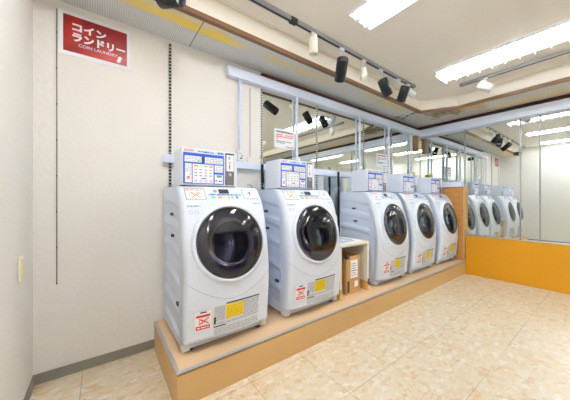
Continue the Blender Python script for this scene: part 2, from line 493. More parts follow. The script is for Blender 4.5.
# shop front glazing
w1 = thing('window_1', 'wide dark framed shop window with clear glass facing the washers', 'window', (2.52, W, 0)); w1['kind'] = 'structure'
del w1['category']
mb = MB()
for x in (1.15, 2.05, 2.95, 3.84): mb.box(x-2.52, x-2.52+0.06, -0.07, -0.01, 0, 2.1)
for z in (0, 2.04): mb.box(1.15-2.52, 3.9-2.52, -0.07, -0.01, z, z+0.06)
mb.build('window_frame', 'frame_dark', w1)
MB().box(1.2-2.52, 3.86-2.52, -0.045, -0.037, 0.05, 2.06).build('pane', 'shop_glass', w1)

# ------------------------------------------------------------------ mirrors
seams = [1.56, 2.275, 3.146, 3.80, L-0.004]
names = ['leftmost mirror panel of the washer wall, rising behind the second washer',
         'mirror panel behind the open gap and the third washer', 'mirror panel behind the third and fourth washers',
         'mirror panel of the washer wall nearest the far corner']
for k in range(4):
    o = MB().box(seams[k]+0.002, seams[k+1]-0.002, -0.006, -0.001, 0.9, 2.258).build('wall_mirror', 'mirror')
    tag(o, names[k], 'mirror', 'mirror panels on the washer wall')
es = [-0.012, -0.665, -1.27, -1.449, -2.4, -3.4, -4.4, W+0.05]
nm = ['mirror panel on the end wall above the brown plywood board', 'tall mirror panel above the left end of the orange panel, showing the washers',
      'narrow mirror strip between the two close slotted rails above the orange panel',
      'wide mirror panel at the right edge of the picture above the orange panel',
      'end wall mirror panel next beyond the right edge of the picture', 'end wall mirror panel towards the shop window', 'end wall mirror panel next to the shop window']
for k in range(7):
    z0 = 1.37 if k == 0 else OZ
    o = MB().box(L-0.006, L-0.001, es[k]-0.002, es[k+1]+0.002, z0, 2.258).build('wall_mirror', 'mirror')
    tag(o, nm[k], 'mirror', 'mirror panels on the end wall')

# slotted rails
def rail_post(x, y, z0, z1, mt, label, axis='x', w=0.014, t=0.008, group='slotted wall rails'):
    mb = MB()
    if axis == 'x': mb.box(-w/2, w/2, -t, 0, 0, z1-z0, bevel=0.001)
    else: mb.box(-t, 0, -w/2, w/2, 0, z1-z0, bevel=0.001)
    o = mb.build('slotted_rail', mt); o.location = (x, y, z0)
    return tag(o, label, 'wall rail', group)
rail_post(0.743, -0.0005, 0.6, 2.272, 'slotted_dark', 'slotted metal rail on the cream wall just left of the first coin box', w=0.018)
rail_post(1.553, -0.0005, 1.2, 2.148, 'slotted', 'slotted rail at the left edge of the washer wall mirrors')
rail_post(2.275, -0.0065, 0.9, 2.148, 'slotted', 'slotted rail on the mirror between the second and third washers')
rail_post(3.13, -0.0065, 0.9, 2.148, 'slotted', 'slotted rail on the mirror just right of the third white conduit pipe')
rail_post(3.80, -0.0065, 0.9, 2.148, 'slotted', 'slotted rail on the mirror just right of the fourth white conduit pipe')
rail_post(L-0.0065, -0.658, OZ+0.003, 2.148, 'slotted', 'slotted rail on the end wall where plywood and orange panel meet', 'y')
rail_post(L-0.0065, -1.27, OZ+0.003, 2.29, 'slotted', 'left of the two close slotted rails over the orange panel', 'y')
rail_post(L-0.0065, -1.449, OZ+0.003, 2.29, 'slotted', 'right of the two close slotted rails over the orange panel', 'y')
o = MB().box(-0.003, 0.003, -0.005, 0, 0, 1.675).build('joint_strip', 'joint_strip'); o.location = (0.104, -0.0005, 0.572)
tag(o, 'thin grey nailed joint strip on the wall left of the red sign', 'joint strip')
o = MB().box(-0.0025, 0.0025, -0.004, 0, 0, 0.69).build('joint_strip', 'grey'); o.location = (1.43, -0.0005, 1.432)
tag(o, 'thin plain grey joint strip on the wall between conduit and mirror', 'joint strip')

# ------------------------------------------------------------------ white beams and trunking
t = MB().box(1.198, L-0.105, -0.058, -0.007, 2.152, 2.238, bevel=0.003).build('cable_trunking', 'trunk')
tag(t, 'long thick white trunking beam across the top of the washer wall mirrors', 'trunking')
t = MB().box(L-0.105, L-0.007, W+0.02, -0.007, 2.135, 2.250, bevel=0.003).build('cable_trunking', 'trunk')
tag(t, 'long thick white trunking beam across the top of the end wall mirrors', 'trunking')
t = MB().box(0.69, L-0.112, -0.05, -0.0085, 1.3625, 1.425, bevel=0.003).build('cable_trunking', 'trunk')
tag(t, 'low white trunking running behind the coin boxes at box height', 'trunking')
t = MB().box(L-0.11, L-0.007, -0.65, -0.0085, 1.283, 1.362, bevel=0.003).build('cable_trunking', 'trunk')
tag(t, 'short white trunking on top of the brown plywood board', 'trunking')

def conduit(x, label, tagged=False, r=0.014):
    t = thing('conduit_pipe', label, 'conduit pipe', (x, -0.034, 1.426), 0, 'white conduit pipes down from the beam')
    MB().cyl((0, 0, 0.085), (0, 0, 0.724), r).build('pipe', 'trunk', t)
    b = MB().box(-0.032, 0.032, -0.02, 0.02, 0.0, 0.10, bevel=0.004).build('outlet_box', 'white_plastic', t)
    mb = MB(); mb.box(-0.014, -0.006, -0.0215, -0.0195, 0.065, 0.072); mb.box(0.004, 0.018, -0.0215, -0.0195, 0.045, 0.052); mb.box(-0.008, 0.012, -0.0215, -0.0195, 0.02, 0.032)
    mb.build('socket', 'dark_slot', b)
    if tagged:
        MB().box(0.03, 0.075, -0.025, 0.01, 0.03, 0.11, bevel=0.006).build('plug', 'yellow', t, 'yellow plug')
    return t
conduit(1.312, 'white conduit pipe on the bare wall right of the first coin box')
conduit(1.964, 'white conduit pipe rising behind the second coin box, right of the notice')
conduit(3.015, 'white conduit pipe rising behind the third coin box')
conduit(3.685, 'white conduit pipe rising just left of the fourth coin box')
conduit(4.345, 'white conduit pipe with yellow plug in the far corner', True)
o = MB().box(-0.016, 0.016, -0.012, 0, 0, 0.05, bevel=0.003).build('wall_switch', 'white_plastic'); o.location = (1.41, -0.006, 1.43)
tag(o, 'tiny white junction cover under the grey joint strip', 'junction box')

# ------------------------------------------------------------------ plinth, orange panel, plywood
t = thing('platform', 'long low tan platform that carries the row of washers', 'platform', ((PX+L)/2, -0.35, 0))
cx = (PX+L)/2
MB().box(PX-cx+0.015, L-cx-0.001, PD+0.35+0.015, 0.349, PZ-0.02, PZ, bevel=0.0).build('top_board', 'plat_top', t)
MB().box(PX-cx, L-cx-0.001, PD+0.35, PD+0.35+0.018, 0, PZ-0.02).build('front_board', 'plat_front', t)
MB().box(PX-cx, PX-cx+0.018, PD+0.35+0.018, 0.349, 0, PZ-0.02).build('side_board', 'plat_front', t)
mb = MB(); mb.box(PX-cx-0.003, L-cx-0.001, PD+0.35-0.003, PD+0.35+0.014, PZ-0.008, PZ, bevel=0.001)
mb.box(PX-cx-0.003, PX-cx+0.014, PD+0.35+0.014, 0.349, PZ-0.008, PZ, bevel=0.001)
mb.build('edge_strip', 'edge_metal', t)

t = thing('orange_panel', 'plain bright orange panel below the end wall mirrors', 'wall panel', (L-0.05, -2.9, 0))
MB().box(-0.022, 0.049, W+2.9+0.03, 2.9-0.687, 0, OZ-0.004).build('board', 'orange', t)
MB().box(-0.024, 0.049, W+2.9+0.03, 2.9-0.687, OZ-0.004, OZ+0.002).build('edge_strip', 'alu', t)
MB().box(-0.045, -0.022, -0.015+2.9-0.69, 0.0+2.9-0.69, 0.50, 0.512, bevel=0.003).build('catch', 'alu', t)
t = thing('plywood_board', 'brown plywood board standing upright in front of the end wall beside the last washer', 'board', (L-0.052, -0.36, PZ))
MB().box(-0.012, -0.001, -0.29, 0.29, 0, 1.09).build('board', 'ply', t)
MB().box(-0.02, 0.045, -0.312, -0.291, 0.0, 1.09).build('edge_batten', 'raw_wood', t)

# ------------------------------------------------------------------ washing machine
HW = 0.284
KEYS = [(0.070, .582), (0.082, .588), (0.15, .592), (0.3, .606), (0.42, .608), (0.55, .597), (0.68, .575), (0.78, .55), (0.86, .523), (0.90, .503), (0.935, .475), (0.965, .45), (0.978, .432), (0.983, .41)]
def prof(z):
    if z <= KEYS[0][0]: return KEYS[0][1]
    if z >= KEYS[-1][0]: return KEYS[-1][1]
    for k in range(len(KEYS)-1):
        z0, a = KEYS[k]; z1, b = KEYS[k+1]
        if z0 <= z <= z1:
            t_ = (z-z0)/(z1-z0)
            m0 = (b - KEYS[k-1][1])/(z1-KEYS[k-1][0]) if k > 0 else (b-a)/(z1-z0)
            m1 = (KEYS[k+2][1]-a)/(KEYS[k+2][0]-z0) if k+2 < len(KEYS) else (b-a)/(z1-z0)
            h = z1-z0
            return (2*t_**3-3*t_**2+1)*a + (t_**3-2*t_**2+t_)*h*m0 + (-2*t_**3+3*t_**2)*b + (t_**3-t_**2)*h*m1
OY = 0.30     # local origin sits at Y = -0.30
def surf(x, z, off=0.0):
    q = min(1, abs(x)/HW)
    y = prof(z) + 0.012 - 0.022*q*q
    if q > 0.93: y -= 0.02*(1-math.sqrt(max(0, 1-((q-0.93)/0.07)**2)))
    return Vector((x, -(y+off)+OY, z))
ZD, RD, THD = 0.632, 0.222, 0.0

def patch(mb, x0, x1, z0, z1, m, off=0.0015, nu=6, nv=6):
    mb.grid(lambda u, v: surf(x0+(x1-x0)*u, z0+(z1-z0)*v, off), nu, nv, m)
def patch_line(mb, a, b, w, m, off=0.002):
    ax, az = a; bx, bz = b; d = math.hypot(bx-ax, bz-az); nx, nz = -(bz-az)/d*w/2, (bx-ax)/d*w/2
    mb.grid(lambda u, v: surf(ax+(bx-ax)*u+nx*(2*v-1), az+(bz-az)*u+nz*(2*v-1), off), 8, 1, m)
def patch_ring(mb, cx_, cz, r0, r1, m, off=0.002, seg=24):
    mb.grid(lambda u, v: surf(cx_+math.cos(u*2*PI)*(r0+(r1-r0)*v), cz+math.sin(u*2*PI)*(r0+(r1-r0)*v), off), seg, 1, m)
def text_rows(mb, x0, x1, z0, z1, n, m, off=0.0025, seed=1, fill=0.42):
    rnd = random.Random(seed)
    for k in range(n):
        z = z1-(z1-z0)*(k+0.5)/n; h = (z1-z0)/n*fill; x = x0
        while x < x1-0.004:
            w = min(rnd.uniform(0.006, 0.03), x1-x)
            patch(mb, x, x+w, z-h/2, z+h/2, m, off, 1, 1); x += w+rnd.uniform(0.002, 0.006)

def side_relief(y, z):
    """pressed panels on the sides: y local (-.25 front .. .27 back), returns inward depth"""
    d = 0.0
    def box_(y0, y1, z0, z1, dep):
        a = min((y-y0)/0.01, (y1-y)/0.01, (z-z0)/0.01, (z1-z)/0.01)
        return dep*max(0, min(1, a))
    s = 0.05*max(0, 1-((y-0.25)/0.42)**2)    # swoosh: lower edges drop towards the front
    for z0, z1 in ((0.78, 0.88), (0.62, 0.72), (0.44, 0.57), (0.27, 0.39), (0.11, 0.21)):
        d = max(d, box_(-0.17, 0.24, z0+s-0.05, z1+s-0.04, 0.012))
    return d

def make_washer():
    r = thing('washing_machine', 'x', 'washing machine', (0, 0, PZ))
    # cabinet: sides, back, top
    mb = MB()
    YB = -0.03+OY
    for sgn in (-1, 1):
        def f(u, v, sgn=sgn):
            z = 0.03+(0.983-0.03)*v
            yf = -(prof(z)-0.055)+OY
            y = yf+(YB-yf)*u
            return Vector((sgn*(HW-side_relief(y, z)), y, z))
        mb.grid(f, 40, 76, 'white_side')
    mb.box(-HW+0.003, HW-0.003, YB-0.006, YB, 0.03, 0.98, 'white_side')
    mb.grid(lambda u, v: Vector((-HW+2*HW*u, -(0.40)+OY+(YB+0.40-OY)*v, 0.983)), 2, 2, 'white_side')
    mb.box(-HW+0.002, HW-0.002, -0.45+OY, YB, 0.025, 0.04, 'white_side')
    cab = mb.build('cabinet', 'white_side', r)
    for sgn in (-1, 1):
        for y, z in ((0.04, 0.80), (0.02, 0.66), (-0.12, 0.255)):
            MB().box(sgn*(HW-0.012), sgn*(HW+0.0005), y-0.02, y+0.02, z-0.009, z+0.009).build('side_slot', 'dark_slot', cab)
    # front panel with round opening
    mb = MB()
    def ff(u, v):
        z = 0.070+(0.983-0.070)*v
        if u < 0.04: # wrap round the side
            p = surf(-HW, z); k = 1-u/0.04
            return Vector((-HW, p.y+k*0.045, z))
        if u > 0.96:
            p = surf(HW, z); k = (u-0.96)/0.04
            return Vector((HW, p.y+k*0.045, z))
        x = -HW+2*HW*(u-0.04)/0.92
        return surf(x, z)
    def keep(u, v):
        x = -HW+2*HW*(u-0.04)/0.92; z = 0.070+(0.983-0.070)*v
        return math.hypot(x, z-ZD) > 0.212
    mb.grid(ff, 50, 84, None, keep=keep)
    mb.build('front_panel', 'white', r)
    # seam below the door
    mb = MB()
    n = 40; pts = []
    for k in range(n+1):
        x = -HW+0.004+(2*HW-0.008)*k/n
        z = 0.290+0.14*(abs(x)/HW)**1.8
        pts.append(surf(x, z, 0.0))
    mb.tube(pts, 0.0011, None, 6)
    mb.build('panel_seam', 'grey', r)
    # kick plinth + feet
    MB().box(-HW+0.03, HW-0.02, -0.535+OY, -0.10+OY, 0.02, 0.08).build('plinth', 'white_side', r)
    for x in (-HW+0.05, HW-0.05):
        for y in (-0.50+OY, -0.09+OY):
            mb = MB(); mb.lathe((x, y, 0), (0, 0, 1), [(0, 0), (0.026, 0), (0.028, 0.006), (0.024, 0.02), (0.018, 0.03), (0, 0.03)], None, 20)
            mb.build('foot', 'rubber', r)
    for x in (-HW, HW-0.045):
        mb = MB(); mb.box(x, x+0.045, -0.545+OY, -0.48+OY, 0.012, 0.06, bevel=0.004)
        mb.build('corner_bracket', 'white_plastic', r)
    # door
    sl = (prof(ZD+0.15)-prof(ZD-0.15))/0.3
    n_ = Vector((0, -1, -sl)).normalized(); n_ = Vector((0, -math.cos(math.atan(-sl)), math.sin(math.atan(-sl))))
    c0 = surf(0, ZD, -0.008)
    frame = MB().lathe(c0, n_, [(0.250, -0.03), (0.247, -0.008), (0.240, 0.008), (0.230, 0.012), (0.222, 0.010), (0.218, -0.004), (0.212, -0.02), (0.212, -0.035)], None, 64).build('door_frame', 'white', r)
    d = MB().lathe(c0, n_, [(0.2225, -0.004), (0.2225, 0.010), (0.219, 0.0135), (0.213, 0.014), (0.210, 0.010), (0.208, -0.01)], None, 64).build('door', 'rim', r)
    gl = [(0.2125*math.cos(a), 0.011+0.034*math.sin(a)) for a in [PI/2*k/10 for k in range(11)]]
    gl[-1] = (0.0, 0.045)
    MB().lathe(c0, n_, gl, None, 64).build('glass', 'door_glass', d)
    up = Vector((0, 0, 1)); up = (up - n_*up.dot(n_)).normalized(); rt = Vector((1, 0, 0))
    P = lambda u, v, w: c0+rt*u+up*v+n_*w
    # printed ring behind the glass, gasket and drum
    MB().lathe(c0, n_, [(0.212, -0.012), (0.150, -0.034), (0.140, -0.06), (0.150, -0.075), (0.19, -0.08)], None, 48).build('gasket', 'gasket', r)
    dr = MB()
    dr.lathe(c0, n_, [(0.185, -0.07), (0.195, -0.09), (0.195, -0.30), (0.15, -0.33), (0.05, -0.325), (0.0, -0.32)], None, 48)
    drum = dr.build('drum', 'steel', r)
    for a in (0.4, 2.5, 4.6):
        mb = MB(); v = rt*math.cos(a)+up*math.sin(a); w = rt*-math.sin(a)+up*math.cos(a)
        base = c0+v*0.19
        q = [base+w*0.03-n_*0.10, base-w*0.03-n_*0.10, base-w*0.03-n_*0.29, base+w*0.03-n_*0.29, base-v*0.045-n_*0.12, base-v*0.045-n_*0.28]
        vs = [mb.bm.verts.new(p) for p in q]
        for f in ((0,4,5,3),(1,2,5,4),(0,1,4),(3,5,2)): mb.bm.faces.new([vs[k] for k in f])
        mb.build('drum_lifter', 'white_plastic', drum)
    MB().lathe(c0, n_, [(0.150, -0.012), (0.140, -0.03), (0.11, -0.055), (0.06, -0.072), (0.0, -0.078)], None, 40).build('inner_bowl', 'bowl_glass', d)
    mb = MB()
    for u0, u1, v0, v1 in ((-0.02, -0.012, -0.03, 0.01), (0.004, 0.012, -0.03, 0.01), (-0.012, 0.004, -0.014, -0.006)):
        mb.poly([P(u0, v0, 0.003), P(u1, v0, 0.003), P(u1, v1, 0.003), P(u0, v1, 0.003)])
    mb.build('latch_mark', 'paper', d)
    # control panel
    mb = MB()
    patch(mb, -0.262, 0.262, 0.892, 0.970, 'white', 0.0008, 20, 10)
    cp = mb.build('control_panel', 'white', r)
    mb = MB()
    x0, x1, z0, z1 = -0.25, -0.13, 0.898, 0.968
    patch(mb, x0, x1, z0, z1, 'ink_black', 0.0016); patch(mb, x0+0.003, x1-0.003, z0+0.003, z1-0.003, 'paper', 0.0020)
    patch_ring(mb, -0.215, 0.924, 0.012, 0.015, 'orange_ink', 0.0026); patch_ring(mb, -0.165, 0.924, 0.012, 0.015, 'orange_ink', 0.0026)
    patch_line(mb, (-0.215, 0.908), (-0.165, 0.944), 0.006, 'orange_ink', 0.003); patch_line(mb, (-0.215, 0.944), (-0.165, 0.908), 0.006, 'orange_ink', 0.003)
    text_rows(mb, -0.243, -0.14, 0.951, 0.963, 1, 'orange_ink', 0.0026, 5, 0.7)
    mb.build('warning_sticker', 'paper', cp, 'white sticker with orange crossed-out sign')
    mb = MB(); patch(mb, -0.04, 0.03, 0.936, 0.965, 'ink_black', 0.0026, 4, 2); patch(mb, -0.075, -0.05, 0.942, 0.962, 'ink', 0.0024)
    patch(mb, -0.034, 0.02, 0.941, 0.960, 'dark_slot', 0.003)
    mb.build('display', 'black', cp)
    mb = MB(); patch(mb, -0.115, 0.115, 0.922, 0.934, 'paper_blue', 0.0018, 10, 2)
    for k, (m_, a, b) in enumerate((('green_ink', -0.1, -0.07), ('orange_ink', -0.055, -0.03), ('yellow_ink', -0.025, 0.0), ('red', 0.01, 0.025), ('green_ink', 0.035, 0.05), ('blue', 0.07, 0.085))):
        patch(mb, a, b, 0.904, 0.918, m_ if m_ != 'red' else 'orange_ink', 0.0022, 2, 2)
        patch(mb, a, b, 0.925, 0.931, 'blue', 0.0024, 2, 1)
    mb.build('button_row', 'paper_blue', cp)
    mb = MB(); patch(mb, 0.128, 0.245, 0.900, 0.966, 'ink', 0.003); patch(mb, 0.131, 0.242, 0.904, 0.963, 'white', 0.006)
    patch(mb, 0.182, 0.190, 0.930, 0.944, 'ink_black', 0.007); patch(mb, 0.176, 0.196, 0.944, 0.948, 'ink_black', 0.007)
    mb.build('detergent_drawer', 'white', cp)
    # marks near the top of the front
    mb = MB(); text_rows(mb, -0.25, -0.175, 0.852, 0.862, 1, 'ink', 0.0015, 3, 0.8)
    mb.build('printed_mark', 'ink', r)
    for xm in (-0.232, -0.20):
        mb = MB(); patch_ring(mb, xm, 0.82, 0.009, 0.011, 'ink', 0.0015); mb.build('round_mark', 'ink', r)
    mb = MB(); patch_ring(mb, 0.235, 0.83, 0.022, 0.0245, 'sticker', 0.0015); mb.build('filter_mark', 'sticker', r)
    mb = MB(); text_rows(mb, 0.195, 0.25, 0.865, 0.875, 1, 'ink', 0.0015, 9, 0.6); mb.build('model_print', 'ink', r)
    # stickers at the bottom
    mb = MB()
    patch(mb, -0.232, -0.130, 0.128, 0.252, 'ink', 0.0010); patch(mb, -0.231, -0.131, 0.129, 0.251, 'paper', 0.0014)
    patch(mb, -0.222, -0.142, 0.214, 0.228, 'red', 0.002); patch(mb, -0.222, -0.142, 0.140, 0.163, 'red', 0.002)
    patch(mb, -0.20, -0.164, 0.238, 0.246, 'ink_black', 0.002)
    patch_line(mb, (-0.205, 0.172), (-0.150, 0.206), 0.006, 'red', 0.0024); patch_line(mb, (-0.205, 0.206), (-0.150, 0.172), 0.006, 'red', 0.0024)
    patch_ring(mb, -0.192, 0.188, 0.010, 0.013, 'red', 0.0022)
    text_rows(mb, -0.216, -0.148, 0.145, 0.158, 1, 'paper', 0.0024, 12, 0.6)
    mb.build('warning_label', 'paper', r, 'red and white warning label')
    mb = MB()
    patch(mb, -0.122, 0.19, 0.082, 0.262, 'sticker', 0.0012, 12, 8)
    patch(mb, -0.045, 0.19, 0.262, 0.270, 'ink_black', 0.0018, 8, 1)
    text_rows(mb, -0.115, -0.052, 0.168, 0.256, 8, 'ink', 0.0018, 21)
    patch(mb, -0.119, -0.107, 0.150, 0.195, 'ink_black', 0.0022)
    patch(mb, -0.119, -0.045, 0.131, 0.138, 'ink_black', 0.0022)
    text_rows(mb, -0.10, -0.045, 0.14, 0.16, 2, 'ink', 0.0018, 25)
    text_rows(mb, 0.076, 0.185, 0.155, 0.256, 9, 'ink', 0.0018, 22)
    text_rows(mb, -0.04, 0.185, 0.14, 0.155, 1, 'ink', 0.0018, 23)
    text_rows(mb, -0.115, 0.185, 0.088, 0.125, 3, 'ink', 0.0018, 24)
    mb.build('instruction_label', 'sticker', r, 'pale grey label full of small print')
    mb = MB()
    patch(mb, -0.045, 0.072, 0.168, 0.256, 'yellow', 0.0026)
    text_rows(mb, -0.038, 0.064, 0.172, 0.250, 6, 'ochre', 0.0032, 31, 0.35)
    mb.build('yellow_label', 'yellow', r, 'yellow notice label')
    return r
M['ochre'] = mat('ochre_print', (196, 160, 20), 0.6)

washer = make_washer()
WX = [0.70, 1.442, 2.605, 3.31, 4.05]
WL = ['white front-loading washer at the left end of the row, nearest the bare wall',
      'second white washer from the left, just before the small shelf',
      'white washer just right of the small shelf with the cardboard box',
      'fourth white washer from the left, between the middle and the last one',
      'farthest white washer of the row, beside the brown plywood board']
for k, x in enumerate(WX):
    o = washer if k == 0 else copy_tree(washer)
    o.location = (x+HW-0.006, -OY, PZ); o['label'] = WL[k]; o['group'] = 'washing machines on the platform'

# ------------------------------------------------------------------ coin boxes
BW, BH, BD = 0.370, 0.234, 0.215
def make_coin_box():
    r = thing('coin_box', 'x', 'coin box', (0, 0, 0))
    MB().box(0, BW, -BD, 0, 0, BH, bevel=0.005).build('casing', 'white', r)
    def q(mb, u0, u1, v0, v1, m, off):   # v from the top
        y = -BD-off
        mb.poly([(u0*BW, y, (1-v1)*BH), (u1*BW, y, (1-v1)*BH), (u1*BW, y, (1-v0)*BH), (u0*BW, y, (1-v0)*BH)], m)
    def dash(mb, u0, u1, v0, v1, n, m, off, seed, fill=0.4):
        rnd = random.Random(seed)
        for k in range(n):
            v = v0+(v1-v0)*(k+.5)/n; h = (v1-v0)/n*fill; u = u0
            while u < u1-0.01:
                w = min(rnd.uniform(0.015, 0.06), u1-u); q(mb, u, u+w, v-h/2, v+h/2, m, off); u += w+rnd.uniform(0.006, 0.015)
    mb = MB()
    q(mb, 0.02, 0.735, 0.13, 0.965, 'blue', 0.0010)
    q(mb, 0.045, 0.325, 0.215, 0.375, 'paper', 0.0016); q(mb, 0.385, 0.715, 0.215, 0.385, 'paper', 0.0016)
    q(mb, 0.05, 0.16, 0.42, 0.93, 'paper', 0.0016); q(mb, 0.175, 0.54, 0.42, 0.94, 'paper', 0.0016)
    q(mb, 0.56, 0.715, 0.42, 0.62, 'paper', 0.0016); q(mb, 0.56, 0.715, 0.68, 0.94, 'paper', 0.0016)
    q(mb, 0.36, 0.378, 0.215, 0.375, 'ink_black', 0.0016)
    dash(mb, 0.06, 0.31, 0.235, 0.36, 3, 'ink', 0.0022, 1); q(mb, 0.26, 0.31, 0.32, 0.36, 'green_ink', 0.0024)
    dash(mb, 0.40, 0.70, 0.235, 0.37, 3, 'ink', 0.0022, 2)
    dash(mb, 0.058, 0.152, 0.44, 0.66, 4, 'ink', 0.0022, 3); q(mb, 0.12, 0.15, 0.70, 0.72, 'blue', 0.0022)
    for k, c in enumerate(('orange_ink', 'yellow_ink', 'paper_blue', 'orange_ink')):
        u = 0.195+k*0.087; q(mb, u, u+0.07, 0.45, 0.495, c, 0.0022)
        for j in range(3): q(mb, u+0.008, u+0.055, 0.56+j*0.08, 0.585+j*0.08, 'ink', 0.0022)
        q(mb, u+0.01, u+0.06, 0.85, 0.92, 'sticker', 0.0022)
    q(mb, 0.32, 0.41, 0.80, 0.825, 'blue', 0.0022)
    dash(mb, 0.575, 0.70, 0.44, 0.60, 3, 'ink', 0.0022, 5)
    q(mb, 0.60, 0.69, 0.70, 0.755, 'ink_black', 0.0024); q(mb, 0.61, 0.68, 0.715, 0.74, 'green_ink', 0.0028)
    q(mb, 0.57, 0.61, 0.84, 0.87, 'red', 0.0024); q(mb, 0.64, 0.70, 0.85, 0.88, 'blue', 0.0024)
    # red cross of the lower left notice
    for s_ in (-1, 1):
        a = (0.105*BW, -BD-0.0026, 0.2*BH); L2 = 0.014
        dx, dz = L2*0.7, L2*0.7*s_
        nx, nz = 0.0018*s_, -0.0018
        mb.poly([(a[0]-dx-nx, a[1], a[2]-dz-nz), (a[0]+dx-nx, a[1], a[2]+dz-nz), (a[0]+dx+nx, a[1], a[2]+dz+nz), (a[0]-dx+nx, a[1], a[2]-dz+nz)], 'red')
    dash(mb, 0.27, 0.46, 0.055, 0.10, 1, 'blue', 0.0012, 8, 0.8); dash(mb, 0.48, 0.57, 0.06, 0.10, 1, 'blue', 0.0012, 9, 0.7); dash(mb, 0.62, 0.73, 0.045, 0.10, 1, 'blue', 0.0012, 10, 0.9)
    mb.build('price_panel', 'blue', r, 'blue printed price panel', recalc=False)
    mb = MB()
    mb.text('SHARP', 0.02, lambda u, v, w: (0.03*BW+u, -BD-0.0012, 0.905*BH+v), 'red', offset=0.0004, fit=(0.062, 0.0125))
    mb.build('maker_name', 'red', r, recalc=False)
    cp = MB().box(0.762*BW, 0.935*BW, -BD-0.003, -BD, 0.03*BH, 0.955*BH, bevel=0.001).build('coin_plate', 'gunmetal', r)
    mb = MB(); mb.box(0.762*BW, 0.935*BW, -BD-0.008, -BD-0.003, 0.925*BH, 0.958*BH, bevel=0.001); mb.build('plate_hood', 'dark_slot', cp)
    mb = MB(); mb.box(0.785*BW, 0.925*BW, -BD-0.0045, -BD-0.003, 0.44*BH, 0.915*BH); mb.build('white_insert', 'paper', cp)
    mb = MB(); mb.box(0.835*BW, 0.85*BW, -BD-0.006, -BD-0.0045, 0.50*BH, 0.63*BH); mb.box(0.83*BW, 0.865*BW, -BD-0.006, -BD-0.0045, 0.68*BH, 0.70*BH); mb.build('coin_slot', 'ink_black', cp)
    MB().box(0.82*BW, 0.86*BW, -BD-0.0052, -BD-0.0045, 0.78*BH, 0.86*BH).build('instruction_mark', 'paper_blue', cp)
    MB().lathe((0.85*BW, -BD-0.003, 0.34*BH), (0, -1, 0), [(0.011, 0), (0.011, 0.003), (0.007, 0.005), (0, 0.005)], None, 16).build('lock', 'steel', cp)
    for x in (0.05, 0.95):
        MB().box(x*BW-0.012, x*BW+0.012, -BD+0.02, -0.02, -0.004, 0.0005).build('foot', 'rubber', r)
    return r
cb = make_coin_box()
CX = [0.718, 1.457, 2.605, 3.32, 4.09]
CL = ['white coin box with blue price panel on the leftmost washer', 'white coin box on the second washer, below the hanging notice',
      'white coin box on the washer right of the small shelf', 'white coin box on the fourth washer from the left',
      'white coin box on the farthest washer beside the plywood']
for k, x in enumerate(CX):
    o = cb if k == 0 else copy_tree(cb)
    o.location = (x, -0.225, PZ+0.983+0.005); o['label'] = CL[k]; o['group'] = 'coin boxes on the washers'

# ------------------------------------------------------------------ small shelf with box
t = thing('small_shelf', 'small open ivory shelf with wooden feet between the second and third washers', 'shelf', (2.25, -0.30, PZ))
x0, x1, yf, yb = -0.21, 0.215, -0.255, 0.20
h = 0.488
MB().box(x0, x1, yf, yb, h-0.025, h, bevel=0.002).build('top_board', 'shelf_white', t)
for xa in (x0, x1-0.022):
    MB().box(xa, xa+0.022, yf+0.004, yb, 0.09, h-0.025).build('side_board', 'shelf_white', t)
    MB().box(xa-0.001, xa+0.023, yf, yb, 0, 0.09).build('wooden_foot', 'raw_wood', t)
MB().box(x1-0.0235, x1-0.002, yf-0.003, yf+0.0, 0.06, 0.115).build('black_catch', 'black', t)
MB().box(x0+0.022, x1-0.022, yb-0.01, yb, 0.09, h-0.025).build('back_board', 'shelf_white', t)
# printed notice sheet on top
o = MB().box(-0.17, 0.17, -0.16, 0.16, 0, 0.0015, 'paper')
for k in range(6):
    for j in range(4):
        if (k*3+j) % 5: o.box(-0.15+k*0.052, -0.11+k*0.052, -0.14+j*0.07, -0.09+j*0.07, 0.0015, 0.002, 'paper_blue' if (k+j) % 2 else 'ink')
o = o.build('notice_sheet', 'paper'); o.location = (2.25, -0.34, PZ+h+0.0005)
tag(o, 'printed notice sheet lying on top of the small ivory shelf', 'paper sheet')
# cardboard file box
t = thing('cardboard_box', 'upright brown cardboard file box with white label inside the small shelf', 'cardboard box', (2.262, -0.52, PZ), math.radians(0))
mb = MB()
mb.box(-0.098, 0.098, 0.0, 0.004, 0, 0.34); mb.box(-0.098, 0.098, 0.26, 0.264, 0, 0.36); mb.box(-0.098, -0.094, 0.004, 0.26, 0, 0.34); mb.box(0.094, 0.098, 0.004, 0.26, 0, 0.36); mb.box(-0.094, 0.094, 0.004, 0.26, 0, 0.004)
# sloping cut top of the front
mb.poly([(-0.098, 0.0, 0.34), (0.098, 0, 0.34), (0.098, 0, 0.36), (-0.05, 0, 0.36)], None, Vector((0, 0.004, 0)))
mb.build('body', 'cardboard', t)
mb = MB(); mb.box(-0.04, 0.065, -0.001, 0.0, 0.15, 0.32, 'paper')
for k in range(6):
    if k != 2: mb.box(-0.03, 0.05-0.01*(k % 2), -0.0014, -0.001, 0.17+k*0.022, 0.178+k*0.022, 'ink')
mb.box(-0.03, 0.05, -0.0014, -0.001, 0.215, 0.222, 'ink_black')
mb.build('label', 'paper', t, 'white printed label')
MB().box(0.02, 0.07, -0.001, 0, 0.06, 0.115).build('small_label', 'paper', t)
MB().box(-0.085, -0.055, -0.001, 0, 0.02, 0.13).build('black_tape', 'ink_black', t)
MB().box(-0.055, 0.05, -0.0012, 0, 0.325, 0.35).build('paper_tape', 'raw_wood', t)
mb = MB(); mb.grid(lambda u, v: (-0.105+0.05*u, -0.008+0.03*v, 0.335+0.045*math.sin(v*PI)*(1-u*0.5)), 6, 6)
o = mb.build('black_cloth', 'black'); o.location = (2.262, -0.52, PZ+0.003)
md = o.modifiers.new('s', 'SOLIDIFY'); md.thickness = 0.006
tag(o, 'small black cloth tucked over the top corner of the cardboard box', 'cloth')

